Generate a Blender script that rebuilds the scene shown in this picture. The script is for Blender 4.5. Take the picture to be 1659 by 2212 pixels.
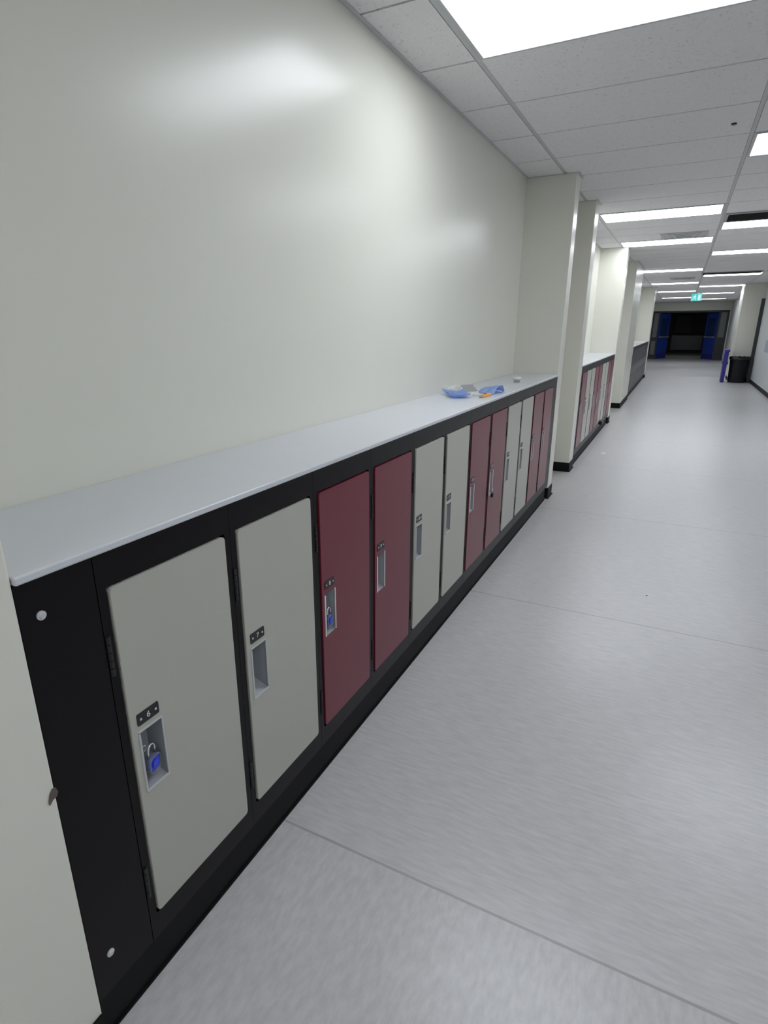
import bpy, bmesh, math, random
from mathutils import Vector, Matrix
random.seed(7)
S = bpy.context.scene
for o in list(bpy.data.objects): bpy.data.objects.remove(o)
C = S.collection

# ---------------------------------------------------------------- camera
W_PX, H_PX = 1659, 2212
F_PX, CX, CY = 1245.62, 793.22, 1114.25
YAW, PITCH, ROLL = -0.4828, -0.3130, -0.0049
CAM = Vector((0.9157, -0.3600, 1.5120))
cy_, sy_, cp_, sp_ = math.cos(YAW), math.sin(YAW), math.cos(PITCH), math.sin(PITCH)
fw = Vector((sy_*cp_, cy_*cp_, sp_)); rt = Vector((cy_, -sy_, 0)); up = rt.cross(fw)
cr, sr = math.cos(ROLL), math.sin(ROLL)
R_, U_ = rt*cr + up*sr, up*cr - rt*sr
cam_data = bpy.data.cameras.new('camera')
cam = bpy.data.objects.new('camera', cam_data); C.objects.link(cam)
cam.matrix_world = Matrix(((R_.x, U_.x, -fw.x, CAM.x), (R_.y, U_.y, -fw.y, CAM.y), (R_.z, U_.z, -fw.z, CAM.z), (0, 0, 0, 1)))
cam_data.sensor_fit = 'HORIZONTAL'; cam_data.sensor_width = 36.0
cam_data.lens = F_PX*36.0/W_PX
cam_data.shift_x = (W_PX/2-CX)/W_PX
cam_data.shift_y = (CY-H_PX/2)/W_PX
cam_data.clip_start = 0.02; cam_data.clip_end = 200
S.camera = cam

# ---------------------------------------------------------------- world / exposure
PANEL_STRENGTH = 8.5
w = bpy.data.worlds.new('world'); S.world = w; w.use_nodes = True
w.node_tree.nodes['Background'].inputs[0].default_value = (0.02, 0.022, 0.025, 1)
w.node_tree.nodes['Background'].inputs[1].default_value = 0.3
S.view_settings.view_transform = 'Standard'
S.view_settings.look = 'None'
S.view_settings.gamma = 1.0
S.view_settings.use_curve_mapping = False
S.view_settings.exposure = 0.0

# ---------------------------------------------------------------- dimensions (metres)
H = 2.684            # ceiling
XW = -0.398          # back wall of the locker bays
XR = 2.80            # right wall
PITCH_L = 0.3801     # locker width
DOOR_W = 0.3334
DOOR_Z0, DOOR_Z1 = 0.1936, 1.0363
FR_Z0, FR_Z1 = 0.122, 1.112
CT_TOP = 1.1285
TX, TY, RW = -0.0906, 2.6795, 0.6096     # ceiling grid
Y_BACK, Y_END = -3.5, 33.4

# ---------------------------------------------------------------- materials
def new_mat(name):
    m = bpy.data.materials.new(name); m.use_nodes = True
    return m, m.node_tree, m.node_tree.nodes['Principled BSDF']
def mat(name, col, rough=0.5, spec=0.5, metal=0.0, noise=0.0, nscale=60, bump=0.0, bscale=200, trans=0.0, alpha=1.0, coat=0.0):
    m, nt, b = new_mat(name)
    b.inputs['Base Color'].default_value = (*col, 1)
    b.inputs['Roughness'].default_value = rough
    b.inputs['Specular IOR Level'].default_value = spec
    b.inputs['Metallic'].default_value = metal
    b.inputs['Transmission Weight'].default_value = trans
    b.inputs['Alpha'].default_value = alpha
    b.inputs['Coat Weight'].default_value = coat
    tc = nt.nodes.new('ShaderNodeTexCoord')
    if noise > 0:
        n = nt.nodes.new('ShaderNodeTexNoise'); n.inputs['Scale'].default_value = nscale; n.inputs['Detail'].default_value = 4
        nt.links.new(tc.outputs['Object'], n.inputs['Vector'])
        mx = nt.nodes.new('ShaderNodeMix'); mx.data_type = 'RGBA'
        mx.inputs['A'].default_value = (*[c*(1-noise) for c in col], 1)
        mx.inputs['B'].default_value = (*[min(1, c*(1+noise)) for c in col], 1)
        nt.links.new(n.outputs['Fac'], mx.inputs['Factor'])
        nt.links.new(mx.outputs['Result'], b.inputs['Base Color'])
    if bump > 0:
        n2 = nt.nodes.new('ShaderNodeTexNoise'); n2.inputs['Scale'].default_value = bscale; n2.inputs['Detail'].default_value = 3
        nt.links.new(tc.outputs['Object'], n2.inputs['Vector'])
        bp = nt.nodes.new('ShaderNodeBump'); bp.inputs['Strength'].default_value = bump; bp.inputs['Distance'].default_value = 0.002
        nt.links.new(n2.outputs['Fac'], bp.inputs['Height']); nt.links.new(bp.outputs['Normal'], b.inputs['Normal'])
    return m
def emit(name, col, strength):
    m, nt, b = new_mat(name)
    b.inputs['Base Color'].default_value = (*col, 1)
    b.inputs['Emission Color'].default_value = (*col, 1)
    b.inputs['Emission Strength'].default_value = strength
    b.inputs['Roughness'].default_value = 0.4
    return m

M = {}
M['wall'] = mat('cream_semi_gloss_paint', (0.80, 0.79, 0.70), 0.27, 0.5, noise=0.012, nscale=3, bump=0.03, bscale=160)
M['wall_pale'] = mat('pale_grey_paint', (0.66, 0.69, 0.70), 0.4, 0.4, noise=0.01, nscale=3)
M['frame'] = mat('black_powder_coat', (0.0026, 0.0012, 0.0022), 0.36, 0.22, noise=0.1, nscale=40, bump=0.06, bscale=600)
M['rubber'] = mat('black_rubber_base', (0.004, 0.004, 0.0042), 0.6, 0.22, noise=0.1, nscale=30)
M['grey_door'] = mat('warm_grey_powder_coat', (0.485, 0.475, 0.42), 0.30, 0.5, noise=0.03, nscale=5, bump=0.08, bscale=500)
M['red_door'] = mat('maroon_powder_coat', (0.17, 0.018, 0.036), 0.29, 0.5, noise=0.05, nscale=5, bump=0.08, bscale=500)
M['dark_door'] = mat('charcoal_powder_coat', (0.05, 0.048, 0.052), 0.36, 0.5, noise=0.05, nscale=5)
M['cup'] = mat('light_grey_pull_plastic', (0.33, 0.34, 0.36), 0.35, 0.5, noise=0.02, nscale=30)
M['cup_rim'] = mat('pale_pull_rim', (0.78, 0.78, 0.78), 0.35, 0.5, noise=0.01, nscale=30)
M['grey_rim'] = mat('light_grey_pull_rim', (0.52, 0.53, 0.53), 0.35, 0.5, noise=0.01, nscale=30)
M['counter'] = mat('white_laminate', (0.66, 0.68, 0.71), 0.30, 0.5, noise=0.02, nscale=8)
M['tee'] = mat('white_grid_steel', (0.55, 0.56, 0.56), 0.45, 0.4, noise=0.02, nscale=20)
M['steel'] = mat('chrome', (0.75, 0.75, 0.76), 0.15, 0.5, metal=1.0, noise=0.02, nscale=30)
M['bolt'] = mat('zinc_bolt', (0.62, 0.62, 0.64), 0.4, 0.5, noise=0.05, nscale=60)
M['white'] = mat('white_print', (0.75, 0.75, 0.74), 0.5, 0.3, noise=0.01, nscale=20)
M['plate'] = mat('black_number_plate', (0.012, 0.012, 0.012), 0.35, 0.5, noise=0.05, nscale=50)
M['blue_lock'] = mat('blue_plastic', (0.02, 0.05, 0.62), 0.3, 0.5, noise=0.2, nscale=80)
M['clear'] = mat('clear_plastic', (0.8, 0.85, 0.9), 0.1, 0.5, trans=0.85, noise=0.02, nscale=30)
M['film'] = mat('thin_frosted_film', (0.88, 0.9, 0.88), 0.6, 0.3, alpha=0.35, noise=0.05, nscale=30)
M['blue_sheet'] = mat('light_blue_nonwoven', (0.46, 0.60, 0.93), 0.6, 0.3, noise=0.05, nscale=50, bump=0.3, bscale=90)
M['grey_card'] = mat('grey_card', (0.36, 0.36, 0.37), 0.5, 0.4, noise=0.03, nscale=30)
M['orange'] = mat('orange_yellow_plastic', (0.90, 0.42, 0.03), 0.4, 0.5, noise=0.05, nscale=50)
M['black_plastic'] = mat('black_plastic', (0.010, 0.010, 0.012), 0.4, 0.4, noise=0.1, nscale=30)
M['bin_blue'] = mat('dark_blue_plastic', (0.035, 0.03, 0.28), 0.4, 0.5, noise=0.05, nscale=20)
M['blue_paint'] = mat('blue_door_paint', (0.03, 0.075, 0.40), 0.35, 0.5, noise=0.05, nscale=6)
M['dark_glass'] = mat('dark_glass', (0.02, 0.025, 0.035), 0.08, 0.6, noise=0.05, nscale=5)
M['blue_glass'] = mat('blue_tinted_glass', (0.025, 0.06, 0.17), 0.12, 0.6, noise=0.1, nscale=3)
M['dark_frame'] = mat('black_door_frame', (0.03, 0.032, 0.034), 0.4, 0.5, noise=0.05, nscale=10)
M['side_panel'] = mat('grey_side_glass', (0.20, 0.21, 0.22), 0.25, 0.5, noise=0.1, nscale=3)
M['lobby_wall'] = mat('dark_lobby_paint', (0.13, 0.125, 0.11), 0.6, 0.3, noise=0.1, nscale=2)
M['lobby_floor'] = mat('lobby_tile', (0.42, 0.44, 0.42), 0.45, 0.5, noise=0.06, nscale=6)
M['brown'] = mat('brown_scrap', (0.14, 0.105, 0.09), 0.6, 0.3, noise=0.3, nscale=120)
M['vent'] = mat('grey_vent_metal', (0.40, 0.39, 0.39), 0.5, 0.4, noise=0.02, nscale=20)
M['vent_dark'] = mat('vent_dark_and_gap_shade', (0.03, 0.03, 0.03), 0.7, 0.2, noise=0.1, nscale=20)  # dark grille parts; also the painted shade behind the ceiling tile gaps
M['notice'] = mat('blue_grey_notice', (0.42, 0.45, 0.55), 0.5, 0.3, noise=0.05, nscale=20)
M['sign_green'] = emit('lit_sign_green', (0.08, 0.50, 0.47), 0.75)
M['sign_white'] = emit('lit_sign_white', (0.55, 0.85, 0.9), 0.75)
M['panel'] = emit('led_diffuser', (0.89, 0.935, 1.0), PANEL_STRENGTH)
M['tin'] = mat('dark_hinge_steel', (0.02, 0.018, 0.02), 0.35, 0.5, metal=0.3, noise=0.1, nscale=60)
M['white_cap'] = mat('white_matt_plastic', (0.80, 0.80, 0.78), 0.5, 0.4, noise=0.01, nscale=30)

# floor: sheet linoleum with streaks and welded seams across the corridor
def floor_material():
    m, nt, b = new_mat('grey_streaked_sheet_floor')
    N = nt.nodes.new; L = nt.links.new
    tc = N('ShaderNodeTexCoord'); sx = N('ShaderNodeSeparateXYZ'); L(tc.outputs['Object'], sx.inputs[0])
    def streak(sc, detail=5.0):
        mp = N('ShaderNodeMapping'); mp.inputs['Scale'].default_value = sc
        n = N('ShaderNodeTexNoise'); n.inputs['Scale'].default_value = 1.0; n.inputs['Detail'].default_value = detail; n.inputs['Roughness'].default_value = 0.6
        L(tc.outputs['Object'], mp.inputs[0]); L(mp.outputs[0], n.inputs['Vector']); return n.outputs['Fac']
    a = streak((12, 75, 1)); bb = streak((55, 20, 1), 3.0); broad = streak((1.2, 1.6, 1), 2.0)
    lt = N('ShaderNodeMath'); lt.operation = 'LESS_THAN'; L(sx.outputs['Y'], lt.inputs[0]); lt.inputs[1].default_value = 0.815
    mx = N('ShaderNodeMix'); mx.data_type = 'FLOAT'; L(lt.outputs[0], mx.inputs['Factor']); L(a, mx.inputs['A']); L(bb, mx.inputs['B'])
    ramp = N('ShaderNodeValToRGB')
    ramp.color_ramp.elements[0].position = 0.34; ramp.color_ramp.elements[0].color = (0.492, 0.482, 0.484, 1)
    ramp.color_ramp.elements[1].position = 0.64; ramp.color_ramp.elements[1].color = (0.572, 0.560, 0.562, 1)
    L(mx.outputs['Result'], ramp.inputs[0])
    sub = N('ShaderNodeMath'); sub.operation = 'SUBTRACT'; L(sx.outputs['Y'], sub.inputs[0]); sub.inputs[1].default_value = 0.815-1.935*4
    mod = N('ShaderNodeMath'); mod.operation = 'MODULO'; L(sub.outputs[0], mod.inputs[0]); mod.inputs[1].default_value = 1.935
    ls = N('ShaderNodeMath'); ls.operation = 'LESS_THAN'; L(mod.outputs[0], ls.inputs[0]); ls.inputs[1].default_value = 0.0085
    ls2 = N('ShaderNodeMath'); ls2.operation = 'MULTIPLY'; L(ls.outputs[0], ls2.inputs[0]); ls2.inputs[1].default_value = 0.45
    c2 = N('ShaderNodeMix'); c2.data_type = 'RGBA'; L(ls2.outputs[0], c2.inputs['Factor']); L(ramp.outputs[0], c2.inputs['A']); c2.inputs['B'].default_value = (0.17, 0.16, 0.165, 1)
    L(c2.outputs['Result'], b.inputs['Base Color'])
    rr = N('ShaderNodeMapRange'); L(broad, rr.inputs[0]); rr.inputs['To Min'].default_value = 0.26; rr.inputs['To Max'].default_value = 0.33
    L(rr.outputs[0], b.inputs['Roughness'])
    bp = N('ShaderNodeBump'); bp.inputs['Strength'].default_value = 0.12; bp.inputs['Distance'].default_value = 0.001
    L(mx.outputs['Result'], bp.inputs['Height']); L(bp.outputs[0], b.inputs['Normal'])
    b.inputs['Specular IOR Level'].default_value = 0.5
    return m
M['floor'] = floor_material()
# mineral fibre tile with fissures and pin holes
def tile_material():
    m, nt, b = new_mat('mineral_fibre_tile')
    N = nt.nodes.new; L = nt.links.new
    tc = N('ShaderNodeTexCoord')
    v = N('ShaderNodeTexNoise'); v.inputs['Scale'].default_value = 75; v.inputs['Detail'].default_value = 5; v.inputs['Distortion'].default_value = 1.2
    L(tc.outputs['Object'], v.inputs['Vector'])
    r = N('ShaderNodeValToRGB'); r.color_ramp.elements[0].position = 0.33; r.color_ramp.elements[0].color = (0.64, 0.63, 0.625, 1)
    r.color_ramp.elements[1].position = 0.41; r.color_ramp.elements[1].color = (0.82, 0.805, 0.80, 1)
    L(v.outputs['Fac'], r.inputs[0]); L(r.outputs[0], b.inputs['Base Color'])
    bp = N('ShaderNodeBump'); bp.inputs['Strength'].default_value = 0.18; bp.inputs['Distance'].default_value = 0.002
    L(r.outputs[0], bp.inputs['Height']); L(bp.outputs[0], b.inputs['Normal'])
    b.inputs['Roughness'].default_value = 0.9; b.inputs['Specular IOR Level'].default_value = 0.2
    return m
M['tile'] = tile_material()

# ---------------------------------------------------------------- mesh helpers
def box(bm, x0, x1, y0, y1, z0, z1, bev=0.0, seg=2):
    r = bmesh.ops.create_cube(bm, size=1.0)
    vs = r['verts']
    for v in vs:
        v.co = Vector(((x0+x1)/2+v.co.x*(x1-x0), (y0+y1)/2+v.co.y*(y1-y0), (z0+z1)/2+v.co.z*(z1-z0)))
    if bev > 0:
        es = list({e for v in vs for e in v.link_edges})
        bmesh.ops.bevel(bm, geom=es, offset=bev, segments=seg, affect='EDGES', profile=0.5)
def cyl(bm, p, axis, r, h, n=24, r2=None):
    res = bmesh.ops.create_cone(bm, cap_ends=True, segments=n, radius1=r, radius2=r if r2 is None else r2, depth=h)
    q = Vector((0, 0, 1)).rotation_difference(Vector(axis).normalized())
    for v in res['verts']:
        v.co = q @ v.co + Vector(p)
def tube(bm, pts, r, n=10, closed=False):
    pts = [Vector(p) for p in pts]; rings = []
    m = len(pts)
    prev = None
    for i, p in enumerate(pts):
        a = pts[(i-1) % m] if (closed or i > 0) else p
        b = pts[(i+1) % m] if (closed or i < m-1) else p
        t = (b-a).normalized()
        if prev is None:
            s = t.cross(Vector((0.3, 0.9, 0.2)))
            if s.length < 1e-3: s = t.cross(Vector((1, 0, 0)))
        else: s = prev - t*prev.dot(t)
        s.normalize(); prev = s; c = t.cross(s)
        rings.append([bm.verts.new(p + (s*math.cos(2*math.pi*k/n)+c*math.sin(2*math.pi*k/n))*r) for k in range(n)])
    for i in range(m if closed else m-1):
        A, B = rings[i], rings[(i+1) % m]
        for k in range(n): bm.faces.new((A[k], A[(k+1) % n], B[(k+1) % n], B[k]))
    if not closed:
        bm.faces.new(list(reversed(rings[0]))); bm.faces.new(rings[-1])
def prism(bm, poly, z0, z1):
    lo = [bm.verts.new((x, y, z0)) for x, y in poly]; hi = [bm.verts.new((x, y, z1)) for x, y in poly]
    n = len(poly)
    for i in range(n): bm.faces.new((lo[i], lo[(i+1) % n], hi[(i+1) % n], hi[i]))
    bm.faces.new(hi); bm.faces.new(list(reversed(lo)))
def rrect(y0, y1, z0, z1, r, n=5):
    pts = []
    for (cy, cz, a0) in ((y1-r, z1-r, 0), (y0+r, z1-r, 90), (y0+r, z0+r, 180), (y1-r, z0+r, 270)):
        if r <= 0: pts.append((cy, cz)); continue
        for k in range(n+1):
            a = math.radians(a0+90*k/n); pts.append((cy+r*math.cos(a), cz+r*math.sin(a)))
    return pts
def plate(bm, outer, inner, x0, x1):
    """slab in the YZ plane with an optional hole; front face at x1"""
    bm2 = bmesh.new()
    def loop(pts):
        vs = [bm2.verts.new((x1, p[0], p[1])) for p in pts]
        return [bm2.edges.new((vs[i], vs[(i+1) % len(vs)])) for i in range(len(vs))]
    es = loop(outer)
    if inner: es += loop(inner)
    bmesh.ops.triangle_fill(bm2, use_beauty=True, use_dissolve=False, edges=es, normal=(1, 0, 0))
    r = bmesh.ops.extrude_face_region(bm2, geom=list(bm2.faces))
    for v in r['geom']:
        if isinstance(v, bmesh.types.BMVert): v.co.x = x0
    bmesh.ops.recalc_face_normals(bm2, faces=list(bm2.faces))
    me = bpy.data.meshes.new('tmp'); bm2.to_mesh(me); bm2.free(); bm.from_mesh(me); bpy.data.meshes.remove(me)
def obj(name, bm, m, parent=None, smooth=False, loc=None):
    bmesh.ops.recalc_face_normals(bm, faces=list(bm.faces))
    me = bpy.data.meshes.new(name); bm.to_mesh(me); bm.free()
    if smooth:
        for p in me.polygons: p.use_smooth = True
    me.materials.append(m)
    o = bpy.data.objects.new(name, me); C.objects.link(o)
    if parent: o.parent = parent
    if loc: o.location = loc
    return o
def mb(fn):
    bm = bmesh.new(); fn(bm); return bm
def tag(o, label, cat, group=None, kind=None):
    if label: o['label'] = label
    if cat: o['category'] = cat
    if group: o['group'] = group
    if kind: o['kind'] = kind
    return o
def thing(name, label, cat, loc=(0, 0, 0), rotz=0.0, group=None):
    o = bpy.data.objects.new(name, None); C.objects.link(o)
    o.empty_display_size = 0.1; o.location = loc; o.rotation_euler = (0, 0, rotz)
    return tag(o, label, cat, group)
def copy_tree(o, parent=None):
    c = o.copy(); C.objects.link(c)
    if parent: c.parent = parent
    for ch in list(o.children): copy_tree(ch, c)
    return c
def text_mesh(s, size):
    cu = bpy.data.curves.new('digits', 'FONT'); cu.body = s; cu.size = size; cu.align_x = 'CENTER'; cu.align_y = 'CENTER'; cu.extrude = 0.0004
    o = bpy.data.objects.new('digits', cu); C.objects.link(o)
    me = bpy.data.meshes.new_from_object(o.evaluated_get(bpy.context.evaluated_depsgraph_get()))
    bpy.data.objects.remove(o); bpy.data.curves.remove(cu)
    return me

# ---------------------------------------------------------------- setting
def offset_path(path, d):
    """offset an axis-aligned polyline to its right by d"""
    out = []
    n = len(path)
    for i, p in enumerate(path):
        ns = []
        if i > 0:
            a = Vector(p)-Vector(path[i-1]); a.normalize(); ns.append(Vector((a.y, -a.x)))
        if i < n-1:
            a = Vector(path[i+1])-Vector(p); a.normalize(); ns.append(Vector((a.y, -a.x)))
        if len(ns) == 2:
            mvec = ns[0]+ns[1]
            if mvec.length < 1e-6: mvec = ns[0]
            mvec.normalize(); k = d/max(0.3, mvec.dot(ns[0])); out.append(Vector(p)+mvec*k)
        else: out.append(Vector(p)+ns[0]*d)
    return [tuple(v) for v in out]
P1a, P1b = 5.00, 5.18
P2a, P2b = 6.18, 6.42
P3a, P3b = 10.00, 10.26
P4a, P4b = 12.14, 13.95
P5a, P5b = 20.30, 20.90
left = [(0, Y_BACK), (0, 0.134), (XW, 0.134), (XW, P1a), (0, P1a), (0, P1b), (-0.45, P1b), (-0.45, P2a), (0, P2a), (0, P2b),
        (XW, P2b), (XW, P3a), (0, P3a), (0, P3b), (-0.45, P3b), (-0.45, P4a), (0, P4a), (0, P4b), (XW, P4b), (XW, P5a), (0, P5a), (0, P5b),
        (-1.0, P5b), (-1.0, Y_END)]
def soften(path, r=0.005):
    """clip the outer corners of the path a little, as plaster corner beads do"""
    out = [path[0]]
    for i in range(1, len(path)-1):
        p = Vector(path[i]); a = (Vector(path[i-1])-p).normalized(); b = (Vector(path[i+1])-p).normalized()
        turn = (-a).x*b.y-(-a).y*b.x
        if turn > 0:  # outer corner as seen from the corridor
            out += [tuple(p+a*r), tuple(p+a*r*0.29+b*r*0.29), tuple(p+b*r)]
        else: out.append(tuple(p))
    return out+[path[-1]]
wl = obj('wall_left', mb(lambda bm: prism(bm, soften(left)+[(-1.2, Y_END), (-1.2, Y_BACK)], 0, H+0.05)), M['wall'])
tag(wl, 'cream painted left wall with pillars and recessed locker bays', 'wall', kind='structure')
right = [(XR, Y_BACK), (XR, Y_END)]
wr = obj('wall_right', mb(lambda bm: prism(bm, right+[(XR+0.15, Y_END), (XR+0.15, Y_BACK)], 0, H+0.05)), M['wall_pale'])
tag(wr, 'pale grey white right wall of the corridor', 'wall', kind='structure')
tag(obj('wall_pillar', mb(lambda bm: box(bm, 2.28, XR, 20.0, 21.2, 0, H+0.05, 0.005, 1)), M['wall']), 'cream painted square pillar on the right behind the bins', 'pillar', kind='structure')
fl = obj('floor', mb(lambda bm: box(bm, -1.0, XR, Y_BACK, Y_END, -0.05, 0)), M['floor'])
tag(fl, 'glossy light grey streaked sheet floor of the corridor', 'floor', kind='structure')
wb = obj('wall_back', mb(lambda bm: box(bm, -1.2, XR+0.15, Y_BACK-0.15, Y_BACK, 0, H+0.05)), M['wall'])
tag(wb, 'cream wall closing the corridor behind the camera', 'wall', kind='structure')
def end_wall(bm):
    box(bm, -1.2, -0.56, Y_END, Y_END+0.15, 0, H+0.05)
    box(bm, 2.76, XR+0.15, Y_END, Y_END+0.15, 0, H+0.05)
    box(bm, -0.56, 2.76, Y_END, Y_END+0.15, 2.30, H+0.05)
tag(obj('wall_end', mb(end_wall), M['wall']), 'pale wall over the doorway at the far end', 'wall', kind='structure')

def strip(bm, path, d, z0, z1):
    o = offset_path(path, d)
    for i in range(len(path)-1):
        a, b, c, e = path[i], path[i+1], o[i+1], o[i]
        lo = [bm.verts.new((p[0], p[1], z0)) for p in (a, b, c, e)]; hi = [bm.verts.new((p[0], p[1], z1)) for p in (a, b, c, e)]
        for k in range(4): bm.faces.new((lo[k], lo[(k+1) % 4], hi[(k+1) % 4], hi[k]))
        bm.faces.new(hi)
BB = 0.10
def bbl(bm):
    for path in ([(0, Y_BACK), (0, 0.131)],
                 [(-0.06, P1a), (0, P1a), (0, P1b), (-0.45, P1b), (-0.45, P2a), (0, P2a), (0, P2b), (-0.02, P2b)],
                 [(-0.06, P3a), (0, P3a), (0, P3b), (-0.45, P3b), (-0.45, P4a), (0, P4a), (0, P4b), (-0.02, P4b)],
                 [(-0.06, P5a), (0, P5a), (0, P5b), (-1.0, P5b), (-1.0, Y_END)]):
        strip(bm, path, 0.006, 0.0005, BB); strip(bm, path, 0.016, 0.0005, 0.008)
tag(obj('baseboard_left', mb(bbl), M['rubber']), 'black rubber baseboard around the left pillars', 'baseboard', kind='structure')
def bbr(bm):
    for path in ([(XR, 19.7), (XR, Y_BACK)], [(XR, Y_END), (XR, 21.2), (2.28, 21.2), (2.28, 20.0), (XR, 20.0), (XR, 19.9)]):
        strip(bm, path, 0.006, 0.0005, BB)
tag(obj('baseboard_right', mb(bbr), M['rubber']), 'black rubber baseboard along the right wall', 'baseboard', kind='structure')

# ceiling: tile field, T-bar grid and wall angle
def tiles(bm):
    xs = [-1.0, TX-1.2192*0] + [TX+1.2192*k for k in (1, 2)] + [XR]
    i0, i1 = int((Y_BACK-TY)/RW)-1, int((Y_END-TY)/RW)+1
    for i in range(i0, i1+1):
        ya, yb = max(Y_BACK, TY+RW*i), min(Y_END, TY+RW*(i+1))
        if yb-ya < 0.05: continue
        for a, b in zip(xs[:-1], xs[1:]):
            box(bm, a+0.0135, b-0.0135, ya+0.0065, yb-0.0065, H, H+0.016)
tag(obj('ceiling', mb(tiles), M['tile']), 'suspended ceiling of grey white fissured rectangular tiles', 'ceiling', kind='structure')
tag(obj('gap_shade_board', mb(lambda bm: box(bm, -1.1, XR+0.1, Y_BACK-0.1, Y_END+0.1, H+0.018, H+0.03)), M['vent_dark']), 'dark board above the ceiling tiles, painted as shade in the gaps', 'dark backing board', kind='structure')  # near-black board: shade in the tile gaps put into its colour
def grid(bm):
    for k in (0, 1, 2): box(bm, TX+1.2192*k-0.0115, TX+1.2192*k+0.0115, Y_BACK, Y_END, H+0.002, H+0.010)
    i0, i1 = int((Y_BACK-TY)/RW), int((Y_END-TY)/RW)
    for i in range(i0, i1+1):
        box(bm, -1.0, XR, TY+RW*i-0.0035, TY+RW*i+0.0035, H+0.006, H+0.014)
tag(obj('trim_1', mb(grid), M['tee']), 'light grey steel grid between the ceiling tiles', 'ceiling grid', kind='structure')
def angle(bm):
    sp = left
    for i in range(len(sp)-1):
        a, b = sp[i], sp[i+1]
    o = offset_path(left, 0.022)
    for i in range(len(left)-1):
        a, b, c, e = left[i], left[i+1], o[i+1], o[i]
        z0, z1 = H-0.003, H-0.0005
        lo = [bm.verts.new((p[0], p[1], z0)) for p in (a, b, c, e)]; hi = [bm.verts.new((p[0], p[1], z1)) for p in (a, b, c, e)]
        for k in range(4): bm.faces.new((lo[k], lo[(k+1) % 4], hi[(k+1) % 4], hi[k]))
        bm.faces.new(hi); bm.faces.new(list(reversed(lo)))
    box(bm, XR-0.022, XR, Y_BACK, 19.978, H-0.003, H-0.0005)
    box(bm, XR-0.022, XR, 21.222, Y_END, H-0.003, H-0.0005)
    box(bm, 2.258, XR, 19.978, 20.0, H-0.003, H-0.0005)
tag(obj('trim_2', mb(angle), M['tee']), 'grey wall angle where the ceiling meets the walls', 'ceiling edge', kind='structure')

# black upright on the right wall
tag(obj('trim_5', mb(lambda bm: box(bm, XR-0.085, XR, 19.72, 19.80, 0, 2.27, 0.002, 1)), M['dark_frame']), 'black upright trim on the right wall beside the bins', 'trim', kind='structure')
nt_ = obj('wall_notice', mb(lambda bm: box(bm, XR-0.004, XR-0.0002, 16.75, 17.75, 0.92, 1.20)), M['notice'])
tag(nt_, 'blue grey paper notice on the right wall near the frame edge', 'notice')

# ---------------------------------------------------------------- far end doorway and the unlit lobby
df = thing('door_2', 'black framed double doorway with side panels at the far end', 'door frame', (0, Y_END, 0)); df['kind'] = 'structure'
def endframe(bm):
    for a, b in ((-0.56, -0.46), (-0.27, -0.21), (2.34, 2.42), (2.66, 2.76)): box(bm, a, b, 0.02, 0.12, 0, 2.30)
    box(bm, -0.46, -0.27, 0.02, 0.12, 2.20, 2.30); box(bm, 2.42, 2.66, 0.02, 0.12, 2.20, 2.30); box(bm, -0.21, 2.34, 0.02, 0.12, 2.22, 2.30)
    for a, b in ((-0.46, -0.27), (2.42, 2.66)):
        box(bm, a, b, 0.02, 0.12, 0.88, 1.06); box(bm, a, b, 0.02, 0.12, 0.0, 0.22)
obj('frame', mb(endframe), M['dark_frame'], df)
for a, b in ((-0.46, -0.27), (2.42, 2.66)):
    p_ = obj('side_panel', mb(lambda bm: box(bm, a, b, 0.05, 0.07, 1.06, 2.20)), M['side_panel'], df)
    p_ = obj('side_panel', mb(lambda bm: box(bm, a, b, 0.05, 0.07, 0.22, 0.88)), M['side_panel'] if a < 0 else M['dark_frame'], df)
def blue_leaf(name, x, ang, mirror, label, glass):
    t = thing(name, label, 'door', (x, Y_END+0.13, 0), ang); t['kind'] = 'structure'
    s = -1 if mirror else 1
    def bx(bm, a, b, y0, y1, z0, z1, bev=0.0): box(bm, min(s*a, s*b), max(s*a, s*b), y0, y1, z0, z1, bev)
    def leaf(bm):
        bx(bm, 0, 0.14, 0, 0.045, 0.01, 2.2); bx(bm, 0.78, 0.92, 0, 0.045, 0.01, 2.2)
        bx(bm, 0.14, 0.78, 0, 0.045, 1.96, 2.2); bx(bm, 0.14, 0.78, 0, 0.045, 0.01, 1.02)
    obj('leaf', mb(leaf), M['blue_paint'], t)
    obj('pane', mb(lambda bm: bx(bm, 0.14, 0.78, 0.018, 0.028, 1.02, 1.96)), glass, t)
    def bar(bm):
        bx(bm, 0.10, 0.86, -0.06, -0.035, 1.04, 1.09, 0.004)
        bx(bm, 0.10, 0.15, -0.04, 0.0, 1.03, 1.10); bx(bm, 0.81, 0.86, -0.04, 0.0, 1.03, 1.10)
    obj('push_bar', mb(bar), M['cup'], t)
    obj('kick_plate', mb(lambda bm: bx(bm, 0.04, 0.88, -0.003, 0.0, 0.04, 0.26)), M['bin_blue'], t)
blue_leaf('door_3', -0.20, math.radians(60), False, 'blue door standing open at the left of the far doorway', M['blue_glass'])
blue_leaf('door_4', 2.33, math.radians(-60), True, 'blue door standing open at the right of the far doorway', M['blue_glass'])
YL = 43.0
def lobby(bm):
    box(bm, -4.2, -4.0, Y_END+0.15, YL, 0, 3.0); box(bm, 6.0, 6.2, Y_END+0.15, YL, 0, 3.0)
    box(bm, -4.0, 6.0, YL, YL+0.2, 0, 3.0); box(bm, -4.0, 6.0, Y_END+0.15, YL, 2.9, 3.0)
    box(bm, -4.0, -1.2, Y_END+0.1, Y_END+0.15, 0, 3.0); box(bm, XR+0.15, 6.0, Y_END+0.1, Y_END+0.15, 0, 3.0)
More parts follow.
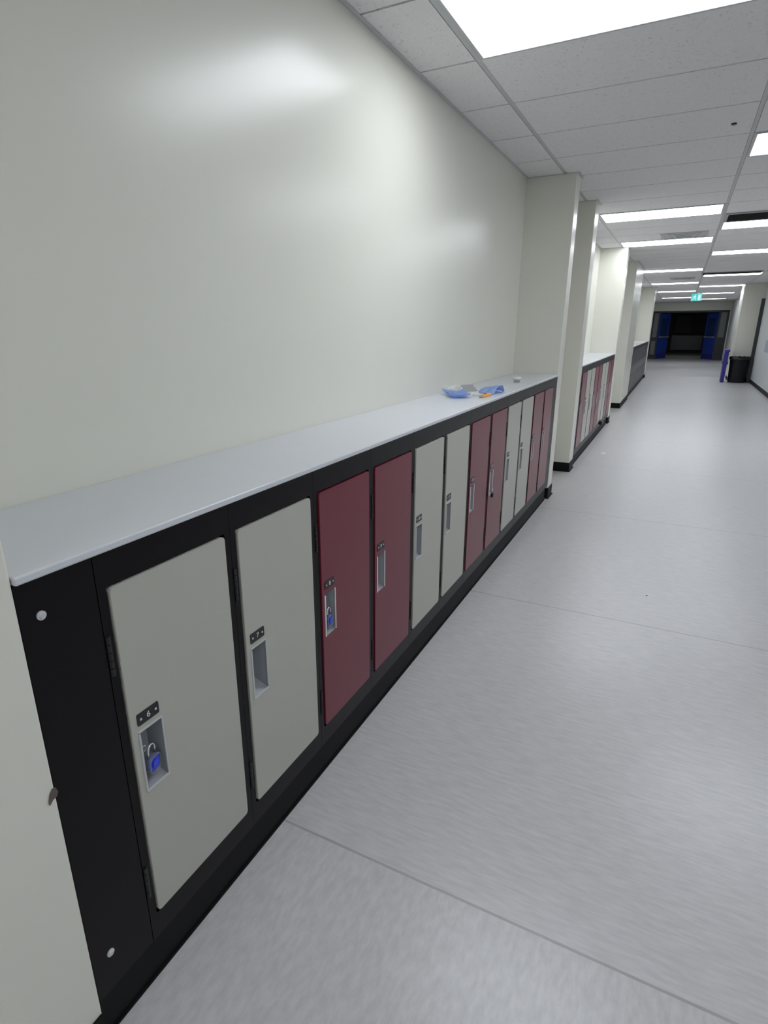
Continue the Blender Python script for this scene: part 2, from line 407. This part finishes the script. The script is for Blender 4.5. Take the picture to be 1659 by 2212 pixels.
tag(obj('wall_lobby', mb(lobby), M['lobby_wall']), 'dark unlit walls of the lobby beyond the far doorway', 'wall', kind='structure')
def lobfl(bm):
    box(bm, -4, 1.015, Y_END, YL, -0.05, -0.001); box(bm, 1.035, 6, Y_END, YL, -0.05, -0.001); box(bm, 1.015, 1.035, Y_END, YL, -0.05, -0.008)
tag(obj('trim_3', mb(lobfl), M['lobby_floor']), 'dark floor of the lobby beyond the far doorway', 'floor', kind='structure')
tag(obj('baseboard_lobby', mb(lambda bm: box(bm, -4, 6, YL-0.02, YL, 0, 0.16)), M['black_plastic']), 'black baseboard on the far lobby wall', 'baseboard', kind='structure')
cab = thing('notice_cabinet', 'black wall cabinet above a dark grey counter in the unlit lobby', 'cabinet', (0.15, YL-0.31, 0))
obj('upper_box', mb(lambda bm: box(bm, 0.25, 1.2, 0.1, 0.3, 1.15, 2.25, 0.01)), M['black_plastic'], cab)
obj('lower_box', mb(lambda bm: box(bm, 0.15, 1.9, 0.0, 0.3, 0.16, 1.05, 0.01)), M['side_panel'], cab)['label'] = 'dark grey lower cabinet'

# ---------------------------------------------------------------- ceiling lights
def make_light():
    t = thing('ceiling_light', '', 'ceiling light')
    LX, LY = 1.18, 0.585
    def fr(bm):
        r = 0.014
        for a in ((-LX/2, LX/2, -LY/2, -LY/2+r), (-LX/2, LX/2, LY/2-r, LY/2), (-LX/2, -LX/2+r, -LY/2+r, LY/2-r), (LX/2-r, LX/2, -LY/2+r, LY/2-r)):
            box(bm, a[0], a[1], a[2], a[3], -0.008, -0.0005, 0.001, 1)
    obj('frame', mb(fr), M['tee'], t)
    obj('diffuser', mb(lambda bm: box(bm, -LX/2+0.0135, LX/2-0.0135, -LY/2+0.0135, LY/2-0.0135, -0.005, -0.001)), M['panel'], t)
    return t
LXC = {'L': TX+0.6096, 'R': TX+1.2192*1.5}
spots = [('L', -1, 'nearest lit ceiling panel, cut off by the top edge'), ('L', 7, 'long lit panel of the left row, first beyond the bare tiles'),
         ('L', 11, 'left row lit panel, next beyond the one near the second pillar'), ('L', 19, 'left row lit panel over the broad fourth pillar'),
         ('L', 26, 'left row lit panel above the charcoal lockers, third from the far end'), ('L', 33, 'left row lit panel, second from the far end'),
         ('L', 41, 'left row lit panel farthest away, left of the green sign'),
         ('R', 3, 'small visible corner of a lit panel at the right edge'), ('R', 9, 'right row lit panel just beyond the dark return grille'),
         ('R', 14, 'right row lit panel between the two dark grilles'), ('R', 22, 'right row lit panel behind the far dark grille'),
         ('R', 29, 'right row lit panel just past the trash bins'), ('R', 36, 'right row lit panel right of the green sign, second from far end'),
         ('R', 44, 'right row lit panel farthest away, below right of green sign'),
         ('L', -8, 'lit panel of the left row behind the camera'), ('R', -4, 'lit panel of the right row behind the camera')]
l0 = make_light(); first = True
for row, i, lab in spots:
    o = l0 if first else copy_tree(l0); first = False
    o.location = (LXC[row], TY+RW*(i+0.5), H); o['label'] = lab; o['group'] = 'flat panel lights in the corridor ceiling'

lobby_fill = thing('ceiling_light', 'added unseen fill panel brightening the dark lobby', 'ceiling light', (1.0, 36.5, 2.9))  # added fill panel, hidden behind the header, to lift the lobby floor
obj('frame', mb(lambda bm: box(bm, -0.61, 0.61, -0.31, 0.31, -0.012, -0.001)), M['tee'], lobby_fill)
obj('diffuser', mb(lambda bm: box(bm, -0.59, 0.59, -0.29, 0.29, -0.016, -0.0125)), emit('lobby_fill_glow', (0.95, 0.97, 0.9), 3.0), lobby_fill)

# ---------------------------------------------------------------- ceiling grilles, diffusers, fittings
def make_grille():
    t = thing('return_grille', '', 'air grille')
    def fr(bm):
        for a in ((-0.59, 0.59, -0.285, -0.255), (-0.59, 0.59, 0.255, 0.285), (-0.59, -0.56, -0.255, 0.255), (0.56, 0.59, -0.255, 0.255)): box(bm, *a, -0.014, -0.0005)
    obj('frame', mb(fr), M['vent'], t)
    obj('backing', mb(lambda bm: box(bm, -0.56, 0.56, -0.255, 0.255, -0.003, -0.001)), M['vent_dark'], t)
    for k in range(7):
        y = -0.22+0.073*k
        obj('slat', mb(lambda bm: box(bm, -0.56, 0.56, y-0.008, y+0.008, -0.013, -0.0032)), M['vent_dark'], t)
    return t
g0 = make_grille(); g0.location = (LXC['R'], TY+RW*8.5, H)
tag(g0, 'dark slotted return grille in front of the second right row panel', 'air grille', 'dark grilles in the ceiling')
g1 = copy_tree(g0); g1.location = (LXC['R']-0.05, TY+RW*21.5, H); g1['label'] = 'dark slotted grille high over the far right side, near the trash bins'
def make_diff():
    t = thing('ceiling_diffuser', '', 'air diffuser')
    def ring(bm, s, h, z):
        for a in ((-s, s, -s, -s+h), (-s, s, s-h, s), (-s, -s+h, -s+h, s-h), (s-h, s, -s+h, s-h)): box(bm, *a, z, -0.0005)
    obj('frame', mb(lambda bm: ring(bm, 0.28, 0.03, -0.010)), M['tee'], t)
    obj('vane', mb(lambda bm: ring(bm, 0.20, 0.025, -0.016)), M['tee'], t)
    obj('vane', mb(lambda bm: ring(bm, 0.12, 0.025, -0.020)), M['tee'], t)
    obj('backing', mb(lambda bm: box(bm, -0.25, 0.25, -0.25, 0.25, -0.002, -0.0006)), M['tee'], t)
    return t
a0 = make_diff(); a0.location = (0.75, TY+RW*10.5, H); tag(a0, 'square grey air diffuser before the third left row panel', 'air diffuser', 'square diffusers in the ceiling')
a1 = copy_tree(a0); a1.location = (0.72, TY+RW*23.5, H); a1['label'] = 'faint square air diffuser beyond the fourth left row panel'
sp = thing('sprinkler_cap', 'small dark round fitting on a bare ceiling tile', 'ceiling fitting', (1.013, 4.248, H))
obj('plate', mb(lambda bm: cyl(bm, (0, 0, -0.004), (0, 0, 1), 0.015, 0.007, 20)), M['black_plastic'], sp)
obj('stem', mb(lambda bm: cyl(bm, (0, 0, -0.010), (0, 0, 1), 0.005, 0.006, 14)), M['grey_card'], sp)

# exit sign, hanging
ex = thing('exit_sign', 'green lit exit sign with a running figure under the far ceiling', 'sign', (1.16, 24.0, 2.40))
obj('housing', mb(lambda bm: box(bm, -0.17, 0.17, 0.0, 0.05, -0.005, 0.245, 0.004)), M['white_cap'], ex)
obj('face', mb(lambda bm: box(bm, -0.16, 0.16, -0.004, 0.0, 0.005, 0.235)), M['sign_green'], ex)
def runner(bm):
    def seg(x0, z0, x1, z1, wd):
        d = Vector((x1-x0, z1-z0)); n = Vector((-d.y, d.x)).normalized()*wd/2
        q = [(x0+n.x, z0+n.y), (x1+n.x, z1+n.y), (x1-n.x, z1-n.y), (x0-n.x, z0-n.y)]
        a = [bm.verts.new((x, -0.007, z)) for x, z in q]; b = [bm.verts.new((x, -0.004, z)) for x, z in q]
        bm.faces.new(a); bm.faces.new(b)
        for k in range(4): bm.faces.new((a[k], a[(k+1) % 4], b[(k+1) % 4], b[k]))
    cyl(bm, (-0.035, -0.0055, 0.195), (0, 1, 0), 0.018, 0.003, 16)
    seg(-0.05, 0.17, -0.06, 0.10, 0.032); seg(-0.055, 0.165, -0.015, 0.135, 0.014); seg(-0.055, 0.165, -0.105, 0.14, 0.014); seg(-0.105, 0.14, -0.115, 0.11, 0.012)
    seg(-0.06, 0.105, -0.02, 0.07, 0.018); seg(-0.02, 0.07, -0.03, 0.025, 0.016); seg(-0.06, 0.105, -0.095, 0.06, 0.018); seg(-0.095, 0.06, -0.135, 0.05, 0.014)
    seg(0.05, 0.02, 0.05, 0.22, 0.012); seg(0.13, 0.02, 0.13, 0.22, 0.012); seg(0.045, 0.215, 0.135, 0.215, 0.012); seg(0.085, 0.02, 0.085, 0.19, 0.05)
obj('pictogram', mb(runner), M['sign_white'], ex)
for x in (-0.1, 0.1): obj('hanger', mb(lambda bm: cyl(bm, (x, 0.025, 0.2625), (0, 0, 1), 0.006, 0.042, 10)), M['tee'], ex)

# ---------------------------------------------------------------- lockers
CUP_Y0, CUP_Y1, CUP_Z0, CUP_Z1 = 0.016, 0.082, 0.536, 0.690      # relative to door left edge
GAP = (PITCH_L-DOOR_W)/2
def make_locker(mname):
    """origin on the floor at the left front corner of the unit, corridor towards +x"""
    t = thing('locker', '', 'locker')
    y0, y1 = GAP, GAP+DOOR_W
    def body(bm):
        e = 0.0006
        plate(bm, rrect(e, PITCH_L-e, FR_Z0, FR_Z1, 0), rrect(y0-0.004, y1+0.004, DOOR_Z0-0.004, DOOR_Z1+0.004, 0.004, 2), -0.022, -0.0045)
        box(bm, -0.385, -0.022, e, 0.004, FR_Z0, FR_Z1); box(bm, -0.385, -0.022, PITCH_L-0.004, PITCH_L-e, FR_Z0, FR_Z1)
        box(bm, -0.385, -0.380, 0.004, PITCH_L-0.004, FR_Z0, FR_Z1)
        box(bm, -0.38, -0.022, 0.004, PITCH_L-0.004, FR_Z0, FR_Z0+0.004); box(bm, -0.38, -0.022, 0.004, PITCH_L-0.004, FR_Z1-0.004, FR_Z1)
    obj('body', mb(body), M['frame'], t)
    dm = M[mname]
    def door(bm):
        plate(bm, rrect(y0, y1, DOOR_Z0, DOOR_Z1, 0.011), rrect(y0+CUP_Y0, y0+CUP_Y1, CUP_Z0, CUP_Z1, 0.003, 2), -0.016, -0.001)
        plate(bm, rrect(y0+0.0012, y1-0.0012, DOOR_Z0+0.0012, DOOR_Z1-0.0012, 0.010), rrect(y0+CUP_Y0, y0+CUP_Y1, CUP_Z0, CUP_Z1, 0.003, 2), -0.001, 0.0)
    d = obj('door', mb(door), dm, t)
    a, b = y0+CUP_Y0, y0+CUP_Y1
    red = mname == 'red_door'
    def cup(bm):
        D = -0.042
        V = lambda x, y, z: bm.verts.new((x, y, z))
        # open pan with sloping floor, wall thickness given by a second shell
        for k, off in ((0, 0.0), (1, 0.0015)):
            f = [V(-0.001, a, CUP_Z0-0.0), V(-0.001, b, CUP_Z0), V(-0.001, b, CUP_Z1), V(-0.001, a, CUP_Z1)]
            g = [V(D-off, a+0.004-off, CUP_Z0+0.026-off), V(D-off, b-0.012+off, CUP_Z0+0.026-off), V(D-off, b-0.012+off, CUP_Z1-0.012+off), V(D-off, a+0.004-off, CUP_Z1-0.012+off)]
            for q in range(4): bm.faces.new((f[q], f[(q+1) % 4], g[(q+1) % 4], g[q]))
            bm.faces.new(g)
    c = obj('pull_cup', mb(cup), M['cup'], d)
    def rim(bm):
        w_ = 0.0045
        box(bm, -0.001, 0.0025, a-0.001, a+w_, CUP_Z0, CUP_Z1-0.004, 0.0008, 1)
        box(bm, -0.001, 0.0025, b-w_*0.7, b+0.001, CUP_Z0+0.002, CUP_Z1, 0.0008, 1)
        if not red:
            box(bm, -0.001, 0.003, a, b, CUP_Z0-0.004, CUP_Z0+0.003, 0.0008, 1)
            box(bm, -0.001, 0.0015, a, b, CUP_Z1-0.002, CUP_Z1+0.003, 0.0005, 1)
    obj('cup_rim', mb(rim), M['cup_rim'] if red else M['grey_rim'], d)
    pz = 0.7205
    obj('number_plate', mb(lambda bm: plate(bm, rrect(a+0.001, a+0.060, pz-0.0145, pz+0.0145, 0.003, 3), None, 0.0001, 0.0018)), M['plate'], d)
    for yy in (a+0.010, a+0.051): obj('rivet', mb(lambda bm: cyl(bm, (0.0024, yy, pz), (1, 0, 0), 0.0028, 0.0014, 14)), M['bolt'], d)
    for zc in (0.895, 0.30):
        def hinge(bm):
            for k in range(5): cyl(bm, (-0.0052, y0-0.017, zc-0.036+0.018*k), (0, 0, 1), 0.0052, 0.0165, 12)
            box(bm, -0.0045, -0.0036, y0-0.022, y0-0.010, zc-0.045, zc+0.045)
        obj('hinge', mb(hinge), M['tin'], t)
    return t
protos = {}
def add_locker(kind, yleft, label, group, number=None):
    if kind not in protos:
        protos[kind] = make_locker(kind); t = protos[kind]
    else: t = copy_tree(protos[kind])
    t.location = (0, yleft, 0); t['label'] = label; t['group'] = group
    if number: pending.append((t, number))
    return t
pending = []
Y0 = 0.3096-GAP
G_, R__ = 'grey_door', 'red_door'
row1 = [(G_, 'grey door locker nearest the camera, blue padlock in its pull'), (G_, 'second grey door locker, empty pull cup, left of the maroon ones'),
        (R__, 'first maroon door locker from the left, blue padlock in its pull'), (R__, 'second maroon door locker from the left, empty pull cup'),
        (G_, 'grey door locker right after the first maroon pair'), (G_, 'grey door locker right before the second maroon pair'),
        (R__, 'maroon door locker left in the middle pair'), (R__, 'maroon door locker of the middle pair with a black padlock'),
        (G_, 'grey door locker left in the farthest grey pair of the near bank'), (G_, 'grey door locker right in the farthest grey pair of the near bank'),
        (R__, 'maroon door locker second to last of the near bank'), (R__, 'maroon door locker last of the near bank, beside the first pillar')]
lock_objs = []
for k, (kd, lab) in enumerate(row1):
    lock_objs.append(add_locker(kd, Y0+PITCH_L*k, lab, 'lockers of the near bank', str(6+k)))
Y2 = 6.52
row2 = [R__, G_, G_, R__, R__, G_, G_, R__, R__]
names2 = ['first maroon locker of the second bank, beside the second pillar', 'left grey locker in the first grey pair of the second bank',
          'right grey locker in the first grey pair of the second bank', 'left maroon locker of the middle pair in the second bank',
          'right maroon locker of the middle pair in the second bank', 'left grey locker in the last grey pair of the second bank',
          'right grey locker in the last grey pair of the second bank', 'second to last maroon locker of the second bank', 'last maroon locker of the second bank, against the third pillar']
for k, kd in enumerate(row2): add_locker(kd, Y2+PITCH_L*k, names2[k], 'lockers of the second bank')
Y3 = 14.05
for k in range(16):
    t = add_locker('dark_door', Y3+PITCH_L*k, 'charcoal locker in the dark bank farthest down the left side', 'lockers of the far dark bank')
# numerals on the plates of the near bank
for t, s in pending:
    me = text_mesh(s, 0.020)
    me.transform(Matrix(((0, 0, 1, 0.0024), (1, 0, 0, GAP+CUP_Y0+0.0305), (0, 1, 0, 0.7205), (0, 0, 0, 1))))
    me.materials.append(M['white'])
    dr = [c for c in t.children if c.name.startswith('door')][0]
    o = bpy.data.objects.new('numeral', me); C.objects.link(o); o.parent = dr

# filler panels at the ends of each bank
def filler(y0, y1, label, bolts=(), m='frame'):
    t = thing('filler_panel', label, 'filler panel', (0, y0, 0))
    obj('panel', mb(lambda bm: box(bm, -0.024, -0.005, 0.001, y1-y0-0.0002, FR_Z0 if y0 > 1 else 0.122, FR_Z1, 0.001, 1)), M[m], t)
    for (yy, zz) in bolts:
        def b(bm):
            cyl(bm, (-0.0035, yy-y0, zz), (1, 0, 0), 0.0085, 0.003, 24); cyl(bm, (-0.001, yy-y0, zz), (1, 0, 0), 0.0065, 0.004, 24, 0.0045)
        obj('bolt_cap', mb(b), M['bolt'], t, False)
    return t
filler(0.135, Y0, 'black filler panel with two pale bolt caps beside the near wall corner', ((0.174, 1.042), (0.179, 0.221)))
filler(Y0+PITCH_L*12, P1a-0.001, 'narrow dark filler strip between the near bank and the first pillar')
filler(P2b+0.001, Y2, 'narrow dark filler strip between the second pillar and the second bank')
filler(Y2+PITCH_L*9, P3a-0.001, 'thin dark filler strip at the far end of the second bank')
filler(P4b+0.001, Y3, 'dark filler strip at the near end of the charcoal bank')
filler(Y3+PITCH_L*16, P5a-0.001, 'dark filler strip at the far end of the charcoal bank')
def plinth(y0, y1, label):
    def f(bm):
        box(bm, -0.30, -0.016, y0, y1, 0.0005, 0.1215); box(bm, -0.018, -0.010, y0, y1, 0.0005, 0.006)
    tag(obj('toe_kick', mb(f), M['rubber']), label, 'toe kick', 'toe kicks under the locker banks')
plinth(0.136, 4.95, 'black toe kick under the near locker bank'); plinth(P2b+0.03, 9.90, 'black toe kick under the second locker bank'); plinth(P4b+0.03, 20.2, 'black toe kick under the charcoal locker bank')
def counter(y0, y1, label):
    def f(bm): box(bm, XW+0.001, 0.006, y0, y1, FR_Z1+0.0005, CT_TOP, 0.004, 3)
    o = obj('countertop', mb(f), M['counter'], None, False); tag(o, label, 'countertop', 'white tops over the locker banks')
counter(0.136, P1a-0.001, 'long white countertop on the near locker bank, with litter at far end')
counter(P2b+0.001, P3a-0.001, 'white countertop on the second locker bank'); counter(P4b+0.001, P5a-0.001, 'white countertop on the charcoal locker bank')

# ---------------------------------------------------------------- padlocks
def padlock(name, loc, body_m, case_m, label, rot=0.0, scale=1.0):
    t = thing(name, label, 'padlock', loc, rot, 'padlocks hanging in the locker pulls'); t.scale = (scale,)*3
    def sh(bm):
        pts = [(0, -0.0095, 0.0), (0, -0.0095, 0.012)]
        for k in range(9):
            a = math.pi-math.pi*k/8; pts.append((0, 0.0095*math.cos(a), 0.014+0.0095*math.sin(a)))
        pts += [(0, 0.0095, 0.012), (0, 0.0095, 0.0)]
        tube(bm, pts, 0.0024, 10)
    obj('shackle', mb(sh), M['steel'], t, True)
    def bd(bm):
        plate(bm, rrect(-0.013, 0.013, -0.028, -0.002, 0.007, 5), None, -0.0055, 0.0055)
        cyl(bm, (0.006, 0, -0.015), (1, 0, 0), 0.009, 0.003, 20)
    obj('lock_body', mb(bd), body_m, t)
    if case_m:
        def cs(bm):
            plate(bm, rrect(-0.0165, 0.0165, -0.0315, 0.001, 0.010, 6), None, -0.0075, -0.0056)
            plate(bm, rrect(-0.0165, 0.0165, -0.0315, 0.001, 0.010, 6), rrect(-0.0135, 0.0135, -0.0285, -0.0015, 0.007, 5), -0.0056, 0.0065)
        obj('clear_case', mb(cs), case_m, t)['label'] = 'clear plastic case around the lock'
    return t
def hasp(t, dark=True):
    dr = [c for c in t.children if c.name.startswith('door')][0]
    y = GAP+CUP_Y0
    def f(bm):
        box(bm, -0.026, -0.004, y+0.0045, y+0.010, 0.628, 0.655, 0.001, 1)
        tube(bm, [(-0.012, y+0.016+0.007*math.cos(a*math.pi/6), 0.634+0.007*math.sin(a*math.pi/6)) for a in range(12)], 0.0018, 8, True)
    obj('hasp', mb(f), M['steel'], dr)
for k in (0, 2): hasp(lock_objs[k])
yl = lambda k: Y0+PITCH_L*k+GAP+CUP_Y0
padlock('padlock', (-0.008, yl(0)+0.032, 0.606), M['blue_lock'], M['clear'], 'blue padlock in a clear case in the pull of the nearest locker', 0.25, 1.25)
padlock('padlock', (-0.009, yl(2)+0.036, 0.598), M['blue_lock'], M['clear'], 'blue padlock in a clear case on the first maroon locker', 0.1, 1.2)
padlock('padlock', (0.0155, yl(7)+0.022, 0.556), M['black_plastic'], None, 'black padlock hanging below the pull of a maroon locker', 0.0, 1.0)

# ---------------------------------------------------------------- litter on the near countertop
def crumple(name, corners, res, h, seed, m, label, cat, group=None, arch=0.0, curl=0.0, thick=0.0012):
    rnd = random.Random(seed); bm = bmesh.new()
    c0, c1, c2, c3 = [Vector(c) for c in corners]; vs = []
    ph = [rnd.uniform(0, 6.28) for _ in range(6)]
    for i in range(res+1):
        for j in range(res+1):
            u, v = i/res, j/res
            p = c0*(1-u)*(1-v)+c1*u*(1-v)+c2*u*v+c3*(1-u)*v
            q = abs(math.sin(3.1*u*2+ph[0]+1.7*v))*0.5+abs(math.sin(4.7*v+2.1*u+ph[1]))*0.35+abs(math.sin(9*u-7*v+ph[2]))*0.15
            z = h*q + arch*math.sin(math.pi*v)*(0.6+0.4*u) + curl*((abs(u-0.5)*2)**4+(abs(v-0.5)*2)**4)*0.5
            p = p+Vector((0.006*math.sin(8*v+ph[3]), 0.006*math.sin(9*u+ph[4]), z+0.0012))
            vs.append(bm.verts.new(p))
    for i in range(res):
        for j in range(res):
            a = i*(res+1)+j; bm.faces.new((vs[a], vs[a+1], vs[a+res+2], vs[a+res+1]))
    bmesh.ops.solidify(bm, geom=list(bm.faces), thickness=thick)
    zmin = min(v.co.z for v in bm.verts)
    for v in bm.verts: v.co.z += CT_TOP+0.0003-zmin
    return tag(obj(name, bm, m, None, False), label, cat, group)
crumple('paper_towel', [(-0.355, 3.07, 0), (-0.20, 2.84, 0), (-0.11, 2.92, 0), (-0.235, 3.13, 0)], 18, 0.012, 3, M['blue_sheet'],
        'crumpled light blue sheet lying left on the countertop', 'blue sheet', 'light blue sheets on the countertop', curl=0.03)
crumple('paper_towel', [(-0.17, 3.20, 0), (-0.05, 3.15, 0), (-0.02, 3.31, 0), (-0.12, 3.42, 0)], 18, 0.012, 11, M['blue_sheet'],
        'arched light blue sheet behind the orange knife', 'blue sheet', 'light blue sheets on the countertop', arch=0.045)
crumple('plastic_wrapper', [(-0.385, 3.18, 0), (-0.30, 3.155, 0), (-0.29, 3.24, 0), (-0.36, 3.34, 0)], 14, 0.02, 5, M['film'],
        'clear crumpled plastic wrapper behind the left blue sheet', 'wrapper', curl=0.03)
crumple('plastic_wrapper', [(-0.20, 3.10, 0), (-0.115, 2.99, 0), (-0.10, 3.06, 0), (-0.165, 3.165, 0)], 14, 0.010, 9, M['film'],
        'clear plastic scrap between the two blue sheets', 'wrapper', curl=0.012)
card = thing('grey_card', 'grey card leaning up among the blue sheets', 'card', (-0.235, 3.29, CT_TOP+0.001), 0.9)
def cd(bm):
    box(bm, -0.045, 0.045, -0.001, 0.001, 0, 0.075)
    for v in bm.verts: v.co = Matrix.Rotation(math.radians(-62), 3, 'X') @ v.co
    zm = min(v.co.z for v in bm.verts)
    for v in bm.verts: v.co.z -= zm
obj('sheet', mb(cd), M['grey_card'], card)
kn = thing('utility_knife', 'orange yellow utility knife beside the blue sheets', 'knife', (-0.072, 3.00, CT_TOP+0.0005), math.radians(84))
obj('handle', mb(lambda bm: box(bm, -0.02, 0.105, -0.010, 0.010, 0.0, 0.016, 0.004, 3)), M['orange'], kn)
def tip(bm):
    box(bm, -0.05, -0.02, -0.006, 0.006, 0.002, 0.013, 0.002, 2)
    v = [bm.verts.new(p) for p in ((-0.05, 0, 0.003), (-0.075, 0, 0.003), (-0.05, 0, 0.012), (-0.05, 0.001, 0.003), (-0.075, 0.001, 0.003), (-0.05, 0.001, 0.012))]
    bm.faces.new(v[:3]); bm.faces.new(v[3:]); bm.faces.new((v[0], v[1], v[4], v[3])); bm.faces.new((v[1], v[2], v[5], v[4])); bm.faces.new((v[2], v[0], v[3], v[5]))
obj('blade', mb(tip), M['grey_card'], kn)
obj('slider', mb(lambda bm: box(bm, 0.01, 0.04, -0.004, 0.004, 0.016, 0.019, 0.001, 1)), M['black_plastic'], kn)
wc = thing('white_cap', 'small white round cap near the far end of the countertop', 'cap', (-0.135, 4.06, CT_TOP+0.0005))
obj('base', mb(lambda bm: cyl(bm, (0, 0, 0.008), (0, 0, 1), 0.021, 0.016, 32)), M['grey_card'], wc)['label'] = 'grey recessed base'
def capf(bm):
    cyl(bm, (0, 0, 0.029), (0, 0, 1), 0.030, 0.026, 40)
    bmesh.ops.bevel(bm, geom=[e for e in bm.edges if abs(e.verts[0].co.z-e.verts[1].co.z) < 1e-5], offset=0.003, segments=3, affect='EDGES')
obj('cap', mb(capf), M['white_cap'], wc, True)

# brown flake stuck at the wall corner
def flake(bm):
    pts = [(-0.004, 0.003), (0.003, 0.007), (0.007, 0.016), (0.005, 0.025), (-0.001, 0.026), (-0.007, 0.018), (-0.0125, 0.003), (-0.012, -0.002)]
    A = [bm.verts.new((0.001+0.002*abs(y)/0.012, y, z)) for y, z in pts]; B = [bm.verts.new((0.0035+0.003*math.sin(i), y*0.92, z*0.95+0.001)) for i, (y, z) in enumerate(pts)]
    bm.faces.new(A); bm.faces.new(B)
    for k in range(len(pts)): bm.faces.new((A[k], A[(k+1) % len(pts)], B[(k+1) % len(pts)], B[k]))
tag(obj('brown_flake', mb(flake), M['brown'], None, False, (0.0, 0.129, 0.683)), 'small brown flake stuck on the near wall corner beside the lockers', 'flake')

# floor bits
def bit(name, x, y, rx, ry, h, m, label, cat, seed):
    rnd = random.Random(seed)
    def f(bm):
        n = 9; A = []; B = []
        for k in range(n):
            a = 2*math.pi*k/n; r = rnd.uniform(0.7, 1.1)
            A.append(bm.verts.new((rx*r*math.cos(a), ry*r*math.sin(a), 0.0004))); B.append(bm.verts.new((rx*r*0.7*math.cos(a), ry*r*0.7*math.sin(a), h*rnd.uniform(0.6, 1))))
        bm.faces.new(A); bm.faces.new(B)
        for k in range(n): bm.faces.new((A[k], A[(k+1) % n], B[(k+1) % n], B[k]))
    tag(obj(name, mb(f), m, None, False, (x, y, 0)), label, cat)
bit('paper_scrap', 0.233, 7.418, 0.035, 0.06, 0.006, M['white_cap'], 'white paper scrap on the floor beside the second locker bank', 'paper scrap', 1)
bit('dirt_speck', 0.94, 3.159, 0.006, 0.006, 0.004, M['brown'], 'tiny dark speck in the middle of the bare floor', 'speck', 2)
def cap_(bm):
    box(bm, 0.0005, 0.05, -0.10, 0.10, 0.0, 0.055, 0.015, 3)
tag(obj('black_pouch', mb(cap_), M['black_plastic'], None, False, (0.0, 8.78, 0.165)), 'small black object sticking out low from the second locker bank', 'pouch')

# ---------------------------------------------------------------- bins by the right pillar
def lathe(bm, prof, n=40):
    rings = [[bm.verts.new((r*math.cos(2*math.pi*k/n), r*math.sin(2*math.pi*k/n), z)) for k in range(n)] for r, z in prof]
    for A, B in zip(rings[:-1], rings[1:]):
        for k in range(n): bm.faces.new((A[k], A[(k+1) % n], B[(k+1) % n], B[k]))
    bm.faces.new(list(reversed(rings[0]))); bm.faces.new(rings[-1])
tb = thing('trash_bin', 'large round black trash bin at the right pillar', 'trash bin', (2.46, 19.70, 0))
obj('drum', mb(lambda bm: lathe(bm, [(0.205, 0.001), (0.215, 0.02), (0.245, 0.66), (0.258, 0.665), (0.258, 0.70), (0.248, 0.705), (0.236, 0.70), (0.205, 0.05), (0.01, 0.045)])), M['black_plastic'], tb, True)
def liner(bm):
    n = 48; prof = []
    rings = []
    for r, z in ((0.232, 0.60), (0.238, 0.712), (0.262, 0.718), (0.268, 0.64)):
        rings.append([bm.verts.new(((r+0.006*math.sin(k*2.3)*(z < 0.7))*math.cos(2*math.pi*k/n), (r+0.006*math.sin(k*2.3)*(z < 0.7))*math.sin(2*math.pi*k/n), z+0.008*math.sin(k*1.7))) for k in range(n)])
    for A, B in zip(rings[:-1], rings[1:]):
        for k in range(n): bm.faces.new((A[k], A[(k+1) % n], B[(k+1) % n], B[k]))
obj('bin_liner', mb(liner), M['black_plastic'], tb, True)
rb = thing('recycling_bin', 'slim dark blue recycling bin left of the black bin', 'recycling bin', (2.10, 19.75, 0))
def rbody(bm):
    box(bm, -0.05, 0.055, -0.24, 0.24, 0.001, 0.84, 0.02, 3)
    for v in bm.verts:
        k = 0.86+0.14*v.co.z/0.84; v.co.x *= k; v.co.y *= k
obj('bin_body', mb(rbody), M['bin_blue'], rb)
obj('lid', mb(lambda bm: box(bm, -0.05, 0.075, -0.25, 0.25, 0.842, 0.91, 0.015, 3)), M['bin_blue'], rb)
obj('side_grip', mb(lambda bm: box(bm, -0.075, -0.045, -0.08, 0.08, 0.52, 0.56, 0.008, 2)), M['bin_blue'], rb)
